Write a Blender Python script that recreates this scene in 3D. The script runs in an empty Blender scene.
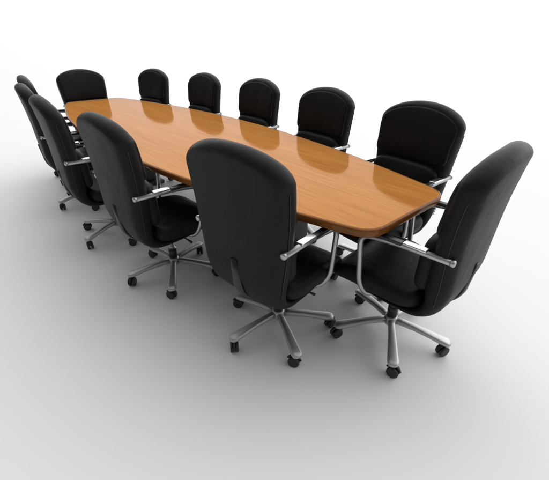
import bpy, bmesh, math, random
from mathutils import Vector, Matrix
C = bpy.context.scene.collection
R = math.radians
PI = math.pi

# ------------------------------------------------------------------ materials
def new_mat(name):
    m = bpy.data.materials.new(name); m.use_nodes = True
    nt = m.node_tree; b = nt.nodes['Principled BSDF']
    return m, nt, b

def leather():
    m, nt, b = new_mat('black_leather')
    b.inputs['Base Color'].default_value = (0.0105, 0.0110, 0.0125, 1)
    b.inputs['Roughness'].default_value = 0.42
    b.inputs['Specular IOR Level'].default_value = 0.15
    tc = nt.nodes.new('ShaderNodeTexCoord')
    oi = nt.nodes.new('ShaderNodeObjectInfo')
    off = nt.nodes.new('ShaderNodeVectorMath'); off.operation = 'MULTIPLY_ADD'
    comb = nt.nodes.new('ShaderNodeCombineXYZ')
    for k in range(3): nt.links.new(oi.outputs['Random'], comb.inputs[k])
    nt.links.new(comb.outputs[0], off.inputs[0]); off.inputs[1].default_value = (37, 19, 53)
    nt.links.new(tc.outputs['Object'], off.inputs[2])
    n1 = nt.nodes.new('ShaderNodeTexNoise'); n1.inputs['Scale'].default_value = 7; n1.inputs['Detail'].default_value = 4
    n2 = nt.nodes.new('ShaderNodeTexVoronoi'); n2.inputs['Scale'].default_value = 300
    nt.links.new(off.outputs[0], n1.inputs['Vector']); nt.links.new(off.outputs[0], n2.inputs['Vector'])
    b1 = nt.nodes.new('ShaderNodeBump'); b1.inputs['Strength'].default_value = 0.24; b1.inputs['Distance'].default_value = 0.03
    b2 = nt.nodes.new('ShaderNodeBump'); b2.inputs['Strength'].default_value = 0.22; b2.inputs['Distance'].default_value = 0.0008
    nt.links.new(n1.outputs['Fac'], b1.inputs['Height'])
    nt.links.new(n2.outputs['Distance'], b2.inputs['Height'])
    nt.links.new(b1.outputs[0], b2.inputs['Normal']); nt.links.new(b2.outputs[0], b.inputs['Normal'])
    mr = nt.nodes.new('ShaderNodeMapRange'); mr.inputs['To Min'].default_value = 0.42; mr.inputs['To Max'].default_value = 0.60
    nt.links.new(n1.outputs['Fac'], mr.inputs['Value']); nt.links.new(mr.outputs[0], b.inputs['Roughness'])
    return m

def simple(name, col, rough, metal=0.0, spec=0.5, noise=0.0, nscale=60):
    m, nt, b = new_mat(name)
    b.inputs['Base Color'].default_value = (*col, 1)
    b.inputs['Roughness'].default_value = rough
    b.inputs['Metallic'].default_value = metal
    b.inputs['Specular IOR Level'].default_value = spec
    if noise:
        tc = nt.nodes.new('ShaderNodeTexCoord')
        n = nt.nodes.new('ShaderNodeTexNoise'); n.inputs['Scale'].default_value = nscale; n.inputs['Detail'].default_value = 5
        mr = nt.nodes.new('ShaderNodeMapRange'); mr.inputs['To Min'].default_value = rough - noise; mr.inputs['To Max'].default_value = rough + noise
        nt.links.new(tc.outputs['Object'], n.inputs['Vector']); nt.links.new(n.outputs['Fac'], mr.inputs['Value'])
        nt.links.new(mr.outputs[0], b.inputs['Roughness'])
    return m

def wood(name, c1, c2, c3, rough, coat):
    m, nt, b = new_mat(name)
    tc = nt.nodes.new('ShaderNodeTexCoord')
    mp = nt.nodes.new('ShaderNodeMapping'); mp.inputs['Scale'].default_value = (1.3, 26, 26)
    nt.links.new(tc.outputs['Object'], mp.inputs['Vector'])
    n = nt.nodes.new('ShaderNodeTexNoise'); n.inputs['Scale'].default_value = 2.2; n.inputs['Detail'].default_value = 7
    n.inputs['Roughness'].default_value = 0.62; n.inputs['Distortion'].default_value = 0.5
    nt.links.new(mp.outputs[0], n.inputs['Vector'])
    mp2 = nt.nodes.new('ShaderNodeMapping'); mp2.inputs['Scale'].default_value = (0.5, 3.2, 3.2)
    nt.links.new(tc.outputs['Object'], mp2.inputs['Vector'])
    n2 = nt.nodes.new('ShaderNodeTexNoise'); n2.inputs['Scale'].default_value = 1.6; n2.inputs['Detail'].default_value = 3
    nt.links.new(mp2.outputs[0], n2.inputs['Vector'])
    mx = nt.nodes.new('ShaderNodeMath'); mx.operation = 'MULTIPLY_ADD'; mx.inputs[1].default_value = 0.65
    half = nt.nodes.new('ShaderNodeMath'); half.operation = 'MULTIPLY'; half.inputs[1].default_value = 0.35
    nt.links.new(n2.outputs['Fac'], half.inputs[0])
    nt.links.new(n.outputs['Fac'], mx.inputs[0]); nt.links.new(half.outputs[0], mx.inputs[2])
    cr = nt.nodes.new('ShaderNodeValToRGB')
    cr.color_ramp.elements[0].position = 0.34; cr.color_ramp.elements[0].color = (*c1, 1)
    cr.color_ramp.elements[1].position = 0.66; cr.color_ramp.elements[1].color = (*c3, 1)
    e = cr.color_ramp.elements.new(0.5); e.color = (*c2, 1)
    nt.links.new(mx.outputs[0], cr.inputs['Fac']); nt.links.new(cr.outputs[0], b.inputs['Base Color'])
    b.inputs['Roughness'].default_value = rough
    b.inputs['Coat Weight'].default_value = coat
    b.inputs['Specular IOR Level'].default_value = 0.0
    b.inputs['Coat Roughness'].default_value = 0.05
    b.inputs['Coat IOR'].default_value = 1.55
    return m

M_LEATHER = leather()
M_SEAM = simple('black_piping', (0.006, 0.006, 0.007), 0.5, noise=0.08)
M_CHROME = simple('brushed_chrome', (0.44, 0.445, 0.455), 0.42, 1.0, noise=0.06, nscale=90)
M_ALU = simple('satin_aluminium', (0.52, 0.52, 0.53), 0.52, 1.0, noise=0.07, nscale=70)
M_PAD = simple('polished_arm_plate', (0.70, 0.71, 0.73), 0.30, 1.0, noise=0.04)
M_PLASTIC = simple('black_plastic', (0.012, 0.012, 0.013), 0.38, noise=0.08)
M_RUBBER = simple('black_rubber', (0.016, 0.016, 0.017), 0.55, noise=0.08)
M_WOOD = wood('honey_wood_veneer', (0.41, 0.158, 0.034), (0.49, 0.200, 0.047), (0.57, 0.245, 0.062), 0.10, 0.14)
M_WOOD.node_tree.nodes['Principled BSDF'].inputs['Metallic'].default_value = 0.13
M_EDGE = wood('dark_wood_edge', (0.16, 0.055, 0.010), (0.21, 0.075, 0.015), (0.26, 0.095, 0.02), 0.35, 0.4)
M_UNDER = simple('dark_base_laminate', (0.02, 0.017, 0.015), 0.45, noise=0.08)
M_FLOOR = simple('white_studio_floor', (0.78, 0.78, 0.78), 0.60, spec=0.25, noise=0.05, nscale=3)

# ------------------------------------------------------------------ helpers
def obj(name, bm, mats, parent=None, smooth=True):
    bmesh.ops.recalc_face_normals(bm, faces=bm.faces)
    me = bpy.data.meshes.new(name); bm.to_mesh(me); bm.free()
    for m in (mats if isinstance(mats, (list, tuple)) else [mats]): me.materials.append(m)
    if smooth: me.polygons.foreach_set('use_smooth', [True] * len(me.polygons))
    o = bpy.data.objects.new(name, me); C.objects.link(o); o.parent = parent
    return o

def add_tube(bm, pts, r, n=12, cap=True, mat=0, flat=1.0):
    """tube through pts (radius r or list), parallel-transported frame"""
    pts = [Vector(p) for p in pts]; rings = []; prev = None
    for i, p in enumerate(pts):
        t = (pts[min(i + 1, len(pts) - 1)] - pts[max(i - 1, 0)]).normalized()
        if prev is None:
            a = Vector((1, 0, 0)) if abs(t.x) < .9 else Vector((0, 1, 0))
            u = (a - t * a.dot(t)).normalized()
        else:
            u = (prev - t * prev.dot(t)).normalized()
        prev = u; v = t.cross(u)
        rr = r[i] if isinstance(r, (list, tuple)) else r
        rings.append([bm.verts.new(p + u * (math.cos(2 * PI * k / n) * rr) + v * (math.sin(2 * PI * k / n) * rr * flat)) for k in range(n)])
    fs = []
    for a, b in zip(rings, rings[1:]):
        for k in range(n): fs.append(bm.faces.new((a[k], a[(k + 1) % n], b[(k + 1) % n], b[k])))
    if cap:
        fs.append(bm.faces.new(rings[0][::-1])); fs.append(bm.faces.new(rings[-1]))
    for f in fs: f.material_index = mat
    return rings

def add_lathe(bm, prof, n=28, M=Matrix(), mat=0):
    rings = []
    for r, z in prof:
        if r < 1e-6: rings.append([bm.verts.new(M @ Vector((0, 0, z)))])
        else: rings.append([bm.verts.new(M @ Vector((r * math.cos(2 * PI * k / n), r * math.sin(2 * PI * k / n), z))) for k in range(n)])
    for a, b in zip(rings, rings[1:]):
        for k in range(n):
            k2 = (k + 1) % n
            if len(a) == 1: f = bm.faces.new((a[0], b[k2], b[k]))
            elif len(b) == 1: f = bm.faces.new((a[k], a[k2], b[0]))
            else: f = bm.faces.new((a[k], a[k2], b[k2], b[k]))
            f.material_index = mat

def smooth_path(pts, sub=6):
    """Catmull-Rom through pts (vectors of any size)"""
    P = [tuple(p) for p in pts]; out = []
    for i in range(len(P) - 1):
        p0 = P[max(i - 1, 0)]; p1 = P[i]; p2 = P[i + 1]; p3 = P[min(i + 2, len(P) - 1)]
        for s in range(sub):
            t = s / sub
            out.append(tuple(0.5 * (2 * b + (c - a) * t + (2 * a - 5 * b + 4 * c - d) * t * t + (3 * b - a - 3 * c + d) * t ** 3)
                             for a, b, c, d in zip(p0, p1, p2, p3)))
    out.append(P[-1]); return out

def fillet(pts, r, n=5):
    """round the inner corners of a 3D polyline"""
    P = [Vector(p) for p in pts]; out = [P[0]]
    for i in range(1, len(P) - 1):
        a, b, c = P[i - 1], P[i], P[i + 1]
        rr = min(r, (a - b).length * .48, (c - b).length * .48)
        s = b + (a - b).normalized() * rr; e = b + (c - b).normalized() * rr
        for k in range(n + 1):
            t = k / n; out.append(s * (1 - t) ** 2 + b * 2 * t * (1 - t) + e * t * t)
    out.append(P[-1]); return out

def superring(hw, ht, n=36, e=0.36, crown=0.0):
    """rounded-rectangle section: list of (x, d); exponent e -> boxy; crown bulges +d side"""
    out = []
    for k in range(n):
        a = 2 * PI * k / n
        c, s = math.cos(a), math.sin(a)
        x = hw * math.copysign(abs(c) ** e, c); d = ht * math.copysign(abs(s) ** (e * 1.6), s)
        if d > 0: d += crown * (1 - min(1, (x / max(hw, 1e-6)) ** 2)) * (abs(s) ** .5)
        out.append((x, d))
    return out

def loft_sections(bm, secs, mat=0):
    """secs: list of (center(y,z), normal(y,z), [(x,d)...]); x is lateral, d along the normal"""
    rings = []
    for (cy, cz), (ny, nz), ring in secs:
        rings.append([bm.verts.new((x, cy + ny * d, cz + nz * d)) for x, d in ring])
    n = len(rings[0])
    for a, b in zip(rings, rings[1:]):
        for k in range(n):
            f = bm.faces.new((a[k], a[(k + 1) % n], b[(k + 1) % n], b[k])); f.material_index = mat
    for r in (rings[0], rings[-1]):
        c = bm.verts.new(sum((v.co for v in r), Vector()) / n)
        for k in range(n): bm.faces.new((r[k], r[(k + 1) % n], c)).material_index = mat

def padded(profile, width, thick, n_end=7, crown=0.012, bow=0.0, e=0.36, end_round=(0.03, 0.03), off=0.0):
    """a cushion lofted along a (y, z) profile; width(t), thick(t) for t in 0..1; side rounding; ends rounded.
    bow pushes the sides forward (concave seat back); the normal points to the sitter's side"""
    P = smooth_path(profile, 8)
    L = [0]
    for a, b in zip(P, P[1:]): L.append(L[-1] + math.hypot(b[0] - a[0], b[1] - a[1]))
    T = L[-1]
    def at(s):
        s = min(max(s, 0), T)
        for i in range(len(L) - 1):
            if s <= L[i + 1] + 1e-9:
                f = (s - L[i]) / max(L[i + 1] - L[i], 1e-9)
                y = P[i][0] + (P[i + 1][0] - P[i][0]) * f; z = P[i][1] + (P[i + 1][1] - P[i][1]) * f
                dy, dz = P[i + 1][0] - P[i][0], P[i + 1][1] - P[i][1]; l = math.hypot(dy, dz)
                return (y, z), (dy / l, dz / l)
    ss = []
    r0, r1 = end_round
    for k in range(n_end): ss.append(r0 * (1 - math.cos(PI / 2 * k / n_end)))
    m = 64
    for k in range(m + 1): ss.append(r0 + (T - r0 - r1) * k / m)
    for k in range(n_end - 1, -1, -1): ss.append(T - r1 * (1 - math.cos(PI / 2 * k / n_end)))
    bm = bmesh.new(); secs = []
    for s in ss:
        (cy, cz), (ty, tz) = at(s)
        ny, nz = tz, -ty                      # towards the sitter
        q = 1.0
        if s < r0: q = math.sqrt(max(0, 1 - ((r0 - s) / r0) ** 2))
        elif s > T - r1: q = math.sqrt(max(0, 1 - ((s - T + r1) / r1) ** 2))
        q = max(q, 0.02)
        t = s / T
        hw = width(t); ht = thick(t) / 2 * q
        inset = (1 - q) * min(thick(t) * .5, .03)
        ring = superring(max(hw - inset, .004), ht, e=e, crown=crown * q)
        ring = [(x, d + off + bow * (x / .25) ** 2) for x, d in ring]
        secs.append(((cy, cz), (ny, nz), ring))
    loft_sections(bm, secs)
    return bm

def pillow(profile, w_tab, t_tab, top=(.12, 1.35), bot=(.06, 3.0), r=.04, crown=0.0, bow=0.0, off=0.0, back=1.0, na=22, nr=5, inset_line=None):
    """upholstered pad: the outline (half width w(v), arched top, rounded bottom) lies on a (y, z) profile and both
    faces are built as concentric rings that round off over r at the rim; back scales the rear bulge"""
    P = smooth_path(profile, 10); L = [0]
    for a, b in zip(P, P[1:]): L.append(L[-1] + math.hypot(b[0] - a[0], b[1] - a[1]))
    T = L[-1]; wf = lerp_tab(w_tab); tf = lerp_tab(t_tab)
    def frame(v):
        v = min(max(v, 0), T)
        for i in range(len(L) - 1):
            if v <= L[i + 1] + 1e-9: break
        def tan(k):
            a = P[max(k - 1, 0)]; b = P[min(k + 1, len(P) - 1)]; l = math.hypot(b[0] - a[0], b[1] - a[1]); return ((b[0] - a[0]) / l, (b[1] - a[1]) / l)
        f = (v - L[i]) / max(L[i + 1] - L[i], 1e-9); t0, t1 = tan(i), tan(i + 1)
        ty, tz = t0[0] + (t1[0] - t0[0]) * f, t0[1] + (t1[1] - t0[1]) * f; l = math.hypot(ty, tz); ty /= l; tz /= l
        return P[i][0] + (P[i + 1][0] - P[i][0]) * f, P[i][1] + (P[i + 1][1] - P[i][1]) * f, tz, -ty
    ha, pa = top[:2]; qa = top[2] if len(top) > 2 else 2; hb, pb = bot
    wa = wf((T - ha) / T); wb = wf(hb / T); right = []
    for k in range(na + 1):                                   # bottom, centre -> right
        th = PI / 2 * k / na; q = math.cos(th) ** (2 / pb); right.append((wb * math.sin(th) ** (2 / pb), hb * (1 - q)))
    nm = max(8, int((T - ha - hb) / .022))
    for k in range(1, nm): v = hb + (T - ha - hb) * k / nm; right.append((wf(v / T), v))
    for k in range(na + 1):
        th = PI / 2 * k / na; right.append((wa * math.cos(th) ** (2 / qa) if k < na else 0.0, T - ha + ha * math.sin(th) ** (2 / pa)))
    out = right + [(-u, v) for u, v in reversed(right[1:-1])]
    bm = bmesh.new(); n = len(out)
    def ring(k_or_d, side, is_d):
        vs = []
        for u, v in out:
            cu, cv = 0.0, min(max(v, hb), T - ha)
            du, dv = u - cu, v - cv; l = math.hypot(du, dv)
            d = k_or_d if is_d else r + (l - r) * k_or_d
            d = min(d, l)
            f = 1 - d / l; uu, vv = cu + du * f, cv + dv * f
            q = math.sqrt(max(0, 1 - (1 - min(d / r, 1)) ** 2))
            y, z, ny, nz = frame(vv)
            h = tf(vv / T) / 2 * q
            inner = max(0, (d - r) / max(l - r, 1e-6))
            h = h * (back if side < 0 else 1) + (crown * math.sin(inner * PI / 2) if side > 0 else 0)
            o_ = side * h + off + bow * (uu / .25) ** 2
            vs.append(bm.verts.new((uu, y + ny * o_, z + nz * o_)))
        return vs
    ds = [r * (1 - math.cos(PI / 2 * k / nr)) for k in range(nr + 1)]
    rings = [ring(d, -1, True) for d in reversed(ds[1:])]
    back_inner = [ring(k / 6, -1, False) for k in range(6, 0, -1)]
    rim = ring(0, 1, True)
    front = [ring(d, 1, True) for d in ds[1:]] + [ring(k / 6, 1, False) for k in range(1, 7)]
    allr = back_inner + rings + [rim] + front
    for a, b in zip(allr, allr[1:]):
        for k in range(n): bm.faces.new((a[k], a[(k + 1) % n], b[(k + 1) % n], b[k]))
    bmesh.ops.remove_doubles(bm, verts=bm.verts, dist=1e-5)
    # close the two spines: left and right halves meet on u = 0
    bm.verts.ensure_lookup_table()
    return bm
def thing(name, label, cat, loc=(0, 0, 0), rz=0, group=None):
    o = bpy.data.objects.new(name, None); C.objects.link(o)
    o.location = loc; o.rotation_euler = (0, 0, rz); o['label'] = label; o['category'] = cat
    if group: o['group'] = group
    return o

# ------------------------------------------------------------------ floor
bm = bmesh.new()
bmesh.ops.create_grid(bm, x_segments=8, y_segments=8, size=150)
fl = obj('floor', bm, M_FLOOR, smooth=False); fl['kind'] = 'structure'
fl['label'] = 'seamless white studio floor under the table and chairs'

# ------------------------------------------------------------------ table
TL, TM, TE, TZ = 4.15, 1.235, 0.60, 0.75
def half_w(x): return TE / 2 + (TM - TE) / 2 * (1 - (2 * x / TL) ** 2)
def outline(inset=0.0, r=0.095, nseg=40):
    pts = []
    for k in range(nseg + 1):
        x = -TL / 2 + TL * k / nseg; pts.append(Vector((x, -half_w(x), 0)))
    for k in range(nseg + 1):
        x = TL / 2 - TL * k / nseg; pts.append(Vector((x, half_w(x), 0)))
    # round the four corners: replace points closer than r to a corner by a quadratic arc
    cs = [Vector((TL / 2, -half_w(TL / 2), 0)), Vector((TL / 2, half_w(TL / 2), 0)), Vector((-TL / 2, half_w(TL / 2), 0)), Vector((-TL / 2, -half_w(TL / 2), 0))]
    def side(y0, x0, x1, n):
        return [Vector((x0 + (x1 - x0) * k / n, y0 * half_w(x0 + (x1 - x0) * k / n), 0)) for k in range(n + 1)]
    h = TL / 2; E = half_w(h); out = []
    def arc(a, c, b, n=20):
        return [a * (1 - t) ** 2 + c * 2 * t * (1 - t) + b * t * t for t in [k / n for k in range(1, n)]]
    lo = side(-1, -h + r, h - r, nseg); hi = side(1, h - r, -h + r, nseg)
    out += lo + arc(lo[-1], cs[0], Vector((h, -E + r, 0)))
    out += [Vector((h, -E + r, 0)), Vector((h, 0, 0)), Vector((h, E - r, 0))] + arc(Vector((h, E - r, 0)), cs[1], hi[0])
    out += hi + arc(hi[-1], cs[2], Vector((-h, E - r, 0)))
    out += [Vector((-h, E - r, 0)), Vector((-h, 0, 0)), Vector((-h, -E + r, 0))] + arc(Vector((-h, -E + r, 0)), cs[3], lo[0])
    if inset:
        n = len(out); res = []
        for i in range(n):
            t = (out[(i + 1) % n] - out[i - 1]).normalized(); res.append(out[i] + Vector((-t.y, t.x, 0)) * inset)
        out = res
    return out
tbl = thing('conference_table', 'long boat-shaped glossy honey wood conference table in the middle of the chairs', 'table')
def stack(levels, mat, name, parent, cap_top=True, cap_bot=True):
    bm = bmesh.new(); rings = [[bm.verts.new((p.x, p.y, z)) for p in outline(i)] for i, z in levels]
    n = len(rings[0])
    for a, b in zip(rings, rings[1:]):
        for k in range(n): bm.faces.new((a[k], a[(k + 1) % n], b[(k + 1) % n], b[k]))
    if cap_bot: bm.faces.new(rings[0][::-1])
    if cap_top: bm.faces.new(rings[-1])
    o = obj(name, bm, mat, parent)
    return o
T1 = 0.036
top = stack([(0.012, TZ - T1 + .002), (0.012, TZ - .004), (0.0125, TZ - .0012), (0.0145, TZ)], M_WOOD, 'tabletop', tbl)
for p in top.data.polygons: p.use_smooth = abs(p.normal.z) < .5
edge = stack([(0.016, TZ - T1), (0.006, TZ - T1 + .001), (0.0015, TZ - T1 + .006), (0, TZ - T1 + .012), (0, TZ - .010), (0.0015, TZ - .0045), (0.005, TZ - .0015), (0.0115, TZ - .0008)], M_EDGE, 'edge_band', tbl, cap_top=False, cap_bot=False)
und = stack([(0.0175, TZ - T1 - .002), (0.0175, TZ - T1 + .001)], M_UNDER, 'underside_panel', tbl)
for p in und.data.polygons: p.use_smooth = False
def rbox(bm, x0, x1, y0, y1, z0, z1, r=.01):
    m = bmesh.ops.create_cube(bm, size=1)['verts']
    for v in m:
        v.co = Vector((x0 if v.co.x < 0 else x1, y0 if v.co.y < 0 else y1, z0 if v.co.z < 0 else z1))
    es = list({e for v in m for e in v.link_edges})
    bmesh.ops.bevel(bm, geom=es, offset=r, segments=3, affect='EDGES', profile=.5)
for px in (-1.15, 1.10):  # assumed, mostly hidden table base; bulk enlarged to darken the floor below
    bm = bmesh.new(); rbox(bm, px - .26, px + .26, -.13, .13, .05, TZ - T1 - .004, .012)
    ped = obj('pedestal', bm, M_UNDER, tbl)
    bm = bmesh.new(); rbox(bm, px - .31, px + .31, -.19, .19, .004, .049, .012)
    obj('foot', bm, M_UNDER, ped)
bm = bmesh.new(); rbox(bm, -.885, .835, -.015, .015, .50, .66, .004)
obj('modesty_rail', bm, M_UNDER, tbl)

# ------------------------------------------------------------------ chair (faces +y, origin on the floor under the gas stem)
CH_Z = 1.075
def lerp_tab(tab):
    def f(t):
        for (a, va), (b, vb) in zip(tab, tab[1:]):
            if t <= b: return va + (vb - va) * max(0, (t - a) / (b - a))
        return tab[-1][1]
    return f
def arch(t, t0, w0, w1, p=2.5):
    """half width near the top: keeps w0 until t0 then closes as a flat arch to ~0 at t=1"""
    if t <= t0: return None
    q = (t - t0) / (1 - t0)
    return w0 * max(0, 1 - q ** p) ** .5

def make_chair(label, group):
    ch = thing('office_chair', label, 'chair', group=group)
    # outer shell: from the front of the seat pan, under the seat, up the back to the arched top
    prof = [(.20, .380), (.08, .356), (-.07, .345), (-.176, .358), (-.228, .42), (-.242, .52), (-.246, .64), (-.252, .78), (-.268, .93), (-.296, 1.072)]
    wtab = [(0, .205), (.25, .205), (.36, .203), (.5, .222), (.65, .244), (.8, .258), (.88, .262), (1, .262)]
    width = lerp_tab(wtab)
    bm = pillow(prof, wtab, [(0, .022), (.25, .030), (.36, .050), (.5, .100), (.85, .098), (1, .086)], top=(.118, 1.75), bot=(.05, 3), r=.042, bow=.018, crown=.002)
    obj('backrest', bm, M_LEATHER, ch)
    # stitched panel on the front of the backrest and the lumbar roll below it
    bm = pillow([(-.205, .752), (-.210, .82), (-.221, .90), (-.233, .96), (-.251, 1.046)], [(0, .232), (.6, .245), (1, .245)], [(0, .030), (1, .026)],
                top=(.098, 1.78), bot=(.10, 7), r=.020, bow=.017, crown=.007)
    obj('back_cushion', bm, M_LEATHER, ch)
    bm = pillow([(-.172, .475), (-.176, .56), (-.182, .64), (-.192, .748)], [(0, .200), (.6, .222), (1, .232)], [(0, .060), (.6, .074), (1, .060)],
                top=(.12, 5, 5), bot=(.12, 5), r=.030, bow=.018, crown=.010)
    obj('lumbar_cushion', bm, M_LEATHER, ch)
    bm = pillow([(.262, .350), (.245, .385), (.19, .410), (.10, .420), (-.05, .413), (-.185, .425)], [(0, .205), (.2, .226), (.5, .232), (1, .208)],
                [(0, .05), (.25, .085), (.5, .100), (1, .085)], top=(.18, 5, 5), bot=(.18, 5), r=.036, crown=.006)
    obj('seat_cushion', bm, M_LEATHER, ch)
    # piping around the shell / cushion joint
    P = smooth_path(prof, 8); 
    bm = bmesh.new()
    L = [0]
    for a, b in zip(P, P[1:]): L.append(L[-1] + math.hypot(b[0] - a[0], b[1] - a[1]))
    left = []
    for i in range(len(P)):
        t = L[i] / L[-1]
        if t < .44 or t > .885: continue
        j = min(i + 1, len(P) - 1); k = max(i - 1, 0)
        dy, dz = P[j][0] - P[k][0], P[j][1] - P[k][1]; l = math.hypot(dy, dz)
        w = width(t) + .0005; d = -.016 + .018 * (w / .25) ** 2
        left.append((w, P[i][0] + dz / l * d, P[i][1] - dy / l * d))
    pts = []
    for i in range(len(left)): pts.append(left[i])
    pts = [Vector(p) for p in pts]
    mir = [Vector((-p.x, p.y, p.z)) for p in reversed(pts)]
    add_tube(bm, pts, .0018, 8); obj('piping', bm, M_SEAM, ch)
    bm = bmesh.new(); add_tube(bm, mir, .0018, 8); obj('piping', bm, M_SEAM, ch)
    # spine bracket on the rear of the shell
    bm = bmesh.new()
    path = fillet([(0, -.06, .318), (0, -.195, .326), (0, -.278, .42), (0, -.297, .59)], .05, 6)
    add_tube(bm, path, [.030] * (len(path) - 2) + [.027, .018], 12, flat=.32)
    obj('spine_bracket', bm, M_PLASTIC, ch)
    # tilt mechanism
    bm = bmesh.new(); rbox(bm, -.075, .075, -.10, .085, .292, .338, .014)
    mech = obj('tilt_mechanism', bm, M_PLASTIC, ch)
    bm = bmesh.new(); add_tube(bm, [(.06, .02, .315), (.16, .03, .312), (.20, .035, .305)], [.005, .005, .008], 8)
    obj('lever', bm, M_PLASTIC, mech)
    # arms
    for s in (-1, 1):
        bm = bmesh.new()
        X = .243 * s
        path = fillet([(.05 * s, .03, .318), (X * .86, .06, .345), (X, .085, .42), (X, .110, .664), (X, -.05, .684), (X, -.266, .690)], .055, 7)
        add_tube(bm, path, .0125, 14, flat=1.0)
        M = Matrix.Translation((X, -.266, .690)) @ Matrix.Rotation(PI / 2, 4, 'X')
        add_lathe(bm, [(.0124, -.004), (.0140, -.003), (.0143, .001), (.0138, .008), (.009, .011), (0, .0115)], 20, M)
        add_tube(bm, [(X, -.255, .690), (.220 * s, -.245, .690)], .009, 10)
        arm = obj('armrest', bm, M_CHROME, ch)
        bm = bmesh.new(); rbox(bm, X - .017, X + .017, -.175, -.080, .694, .706, .005)
        obj('arm_plate', bm, M_PAD, arm)
        bm = bmesh.new(); rbox(bm, X - .015, X + .015, -.077, .050, .684, .700, .004)
        obj('arm_pad', bm, M_PLASTIC, arm)
    # gas stem
    bm = bmesh.new(); add_lathe(bm, [(0, .30), (.016, .30), (.016, .20), (.017, .199), (.026, .197), (.026, .12), (0, .12)], 24)
    for f in bm.faces:
        f.material_index = 1 if f.calc_center_median().z < .198 else 0
    obj('gas_stem', bm, [M_CHROME, M_PLASTIC], ch)
    # star base
    bm = bmesh.new(); add_lathe(bm, [(0, .128), (.020, .128), (.030, .124), (.034, .112), (.034, .082), (.030, .074), (0, .074)], 28)
    base = obj('star_base', bm, M_ALU, ch)
    for k in range(5):
        a = 2 * PI * k / 5
        Mz = Matrix.Rotation(a, 4, 'Z')
        bm = bmesh.new()
        secs = [(.020, .100, .017, .017), (.06, .102, .018, .016), (.13, .098, .020, .0145), (.20, .089, .0235, .0135), (.255, .080, .0265, .015), (.278, .0775, .0270, .015), (.292, .075, .0225, .012), (.300, .0745, .010, .006)]
        rings = []
        for x, z, hw, ht in secs:
            rr = superring(hw, ht, 20, e=.55)
            rings.append([bm.verts.new(Mz @ Vector((x, q, z + d))) for q, d in rr])
        for r0, r1 in zip(rings, rings[1:]):
            for i in range(20): bm.faces.new((r0[i], r0[(i + 1) % 20], r1[(i + 1) % 20], r1[i]))
        bm.faces.new(rings[0]); bm.faces.new(rings[-1])
        obj('leg', bm, M_ALU, base)
        # caster: twin wheels, hood and pin
        bm = bmesh.new()
        rng = a + 1.1 + k * 1.7
        Mc = Mz @ Matrix.Translation((.277, 0, 0)) @ Matrix.Rotation(rng, 4, 'Z')
        add_lathe(bm, [(0, .072), (.006, .072), (.006, .045), (0, .045)], 12, Mc, 1)
        for s in (-1, 1):
            Mw = Mc @ Matrix.Translation((.010, .0125 * s, .029)) @ Matrix.Rotation(PI / 2, 4, 'X')
            add_lathe(bm, [(0, -.007), (.014, -.0085), (.024, -.0085), (.028, -.006), (.029, 0), (.028, .006), (.024, .0085), (.014, .0085), (0, .007)], 24, Mw, 0)
        # hood: a half-ring over the wheels
        add_tube(bm, [Mc @ Vector((.010 + .0335 * math.cos(t), 0, .029 + .0335 * math.sin(t))) for t in [R(q) for q in range(20, 175, 12)]], .0055, 8, mat=1)
        add_lathe(bm, [(0, -.005), (.010, -.005), (.010, .005), (0, .005)], 12, Mc @ Matrix.Translation((.010, 0, .029)) @ Matrix.Rotation(PI / 2, 4, 'X'), 1)
        obj('caster', bm, [M_RUBBER, M_PLASTIC], base)
    return ch

proto = make_chair('', '')
def kids(o): return [c for c in bpy.data.objects if c.parent == o]
def copy_tree(o, parent=None):
    c = o.copy(); C.objects.link(c); c.parent = parent
    for k in kids(o): copy_tree(k, c)
    return c

GN, GF, GE = 'chairs along the near side of the table', 'chairs along the far side of the table', 'chairs at the two ends of the table'
# hub x, hub y, heading (direction faced, degrees), caster angle (world degrees), group, label
CHAIRS = [
 (1.622, -.362, 98, -96, GN, 'largest black chair, seen from behind in front of the table, nearest to the camera'),
 (.778, -.535, 93, -103, GN, 'black leather chair seen from behind, second nearest of the near row'),
 (-.040, -.605, 87, -70, GN, 'black leather chair at the middle of the near side, third from the nearest'),
 (-.880, -.555, 84, -82, GN, 'mostly hidden black chair of the near row, fourth from the nearest'),
 (-1.68, -.415, 82, -60, GN, 'farthest black chair of the near row, small top showing at the far left'),
 (1.650, .455, 265, 30, GF, 'largest black chair facing us across the table, at right end of far row'),
 (.850, .550, 268, -20, GF, 'black chair facing us across the table, second from the right of far row'),
 (.010, .600, 270, 10, GF, 'middle one of the five black chairs across the table'),
 (-.840, .550, 273, 45, GF, 'black leather chair across the table, second from the left of the far row'),
 (-1.70, .395, 281, 0, GF, 'smallest black chair across the table, leftmost of the far row'),
 (-1.93, -.05, 0, 20, GE, 'black leather chair facing us at the far narrow end of the table'),
 (2.050, .052, 183, -55, GE, 'rightmost black chair, at the near narrow end of the table, seen from its side'),
]
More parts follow.
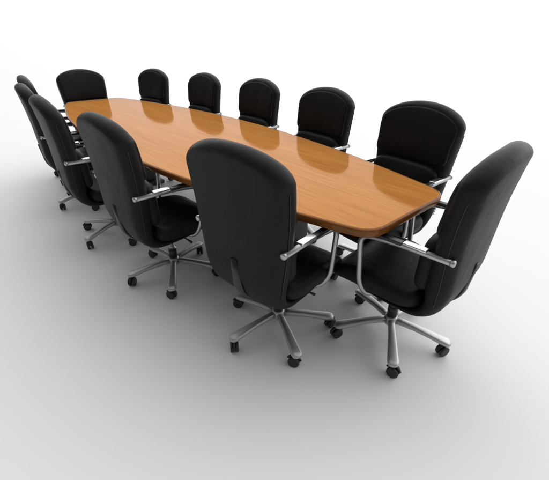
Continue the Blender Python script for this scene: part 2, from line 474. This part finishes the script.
for i, (x, y, h, ca, g, lab) in enumerate(CHAIRS):
    o = proto if i == 0 else copy_tree(proto)
    o.location = (x, y, 0); o.rotation_euler = (0, 0, R(h - 90))
    o['label'] = lab; o['group'] = g
    for k in kids(o):
        if k.name.startswith('star_base'): k.rotation_euler = (0, 0, R(ca - (h - 90)))

# ------------------------------------------------------------------ studio light: white surround, brighter behind the table, darker behind the camera
w = bpy.data.worlds.new('World'); bpy.context.scene.world = w; w.use_nodes = True
nt = w.node_tree; bg = nt.nodes['Background']
tc = nt.nodes.new('ShaderNodeTexCoord')
sx = nt.nodes.new('ShaderNodeVectorMath'); sx.operation = 'DOT_PRODUCT'
sx.inputs[1].default_value = (-.26, .87, .41)
nt.links.new(tc.outputs['Generated'], sx.inputs[0])
mr = nt.nodes.new('ShaderNodeMapRange'); mr.interpolation_type = 'SMOOTHSTEP'
mr.inputs['From Min'].default_value = -.15; mr.inputs['From Max'].default_value = .85
mr.inputs['To Min'].default_value = .17; mr.inputs['To Max'].default_value = 2.28
nt.links.new(sx.outputs['Value'], mr.inputs['Value'])
bg.inputs['Color'].default_value = (1, 1, 1, 1)
nt.links.new(mr.outputs[0], bg.inputs['Strength'])

# ------------------------------------------------------------------ camera
cam = bpy.data.cameras.new('camera'); co = bpy.data.objects.new('camera', cam); C.objects.link(co)
cam.sensor_width = 36; cam.sensor_fit = 'HORIZONTAL'; cam.lens = 348.56 / 549 * 36
cam.clip_end = 1000; cam.clip_start = .02
yaw, pitch, roll = R(138.251), R(29.893), R(.168)
f = Vector((math.cos(yaw) * math.cos(pitch), math.sin(yaw) * math.cos(pitch), -math.sin(pitch)))
r = f.cross(Vector((0, 0, 1))).normalized(); u = r.cross(f)
r, u = r * math.cos(roll) + u * math.sin(roll), -r * math.sin(roll) + u * math.cos(roll)
M = Matrix((r, u, -f)).transposed().to_4x4(); M.translation = (2.677, -1.333, 1.376)
co.matrix_world = M
sc = bpy.context.scene; sc.camera = co
sc.view_settings.view_transform = 'Standard'; sc.view_settings.look = 'None'
sc.view_settings.exposure = 0; sc.view_settings.gamma = 1
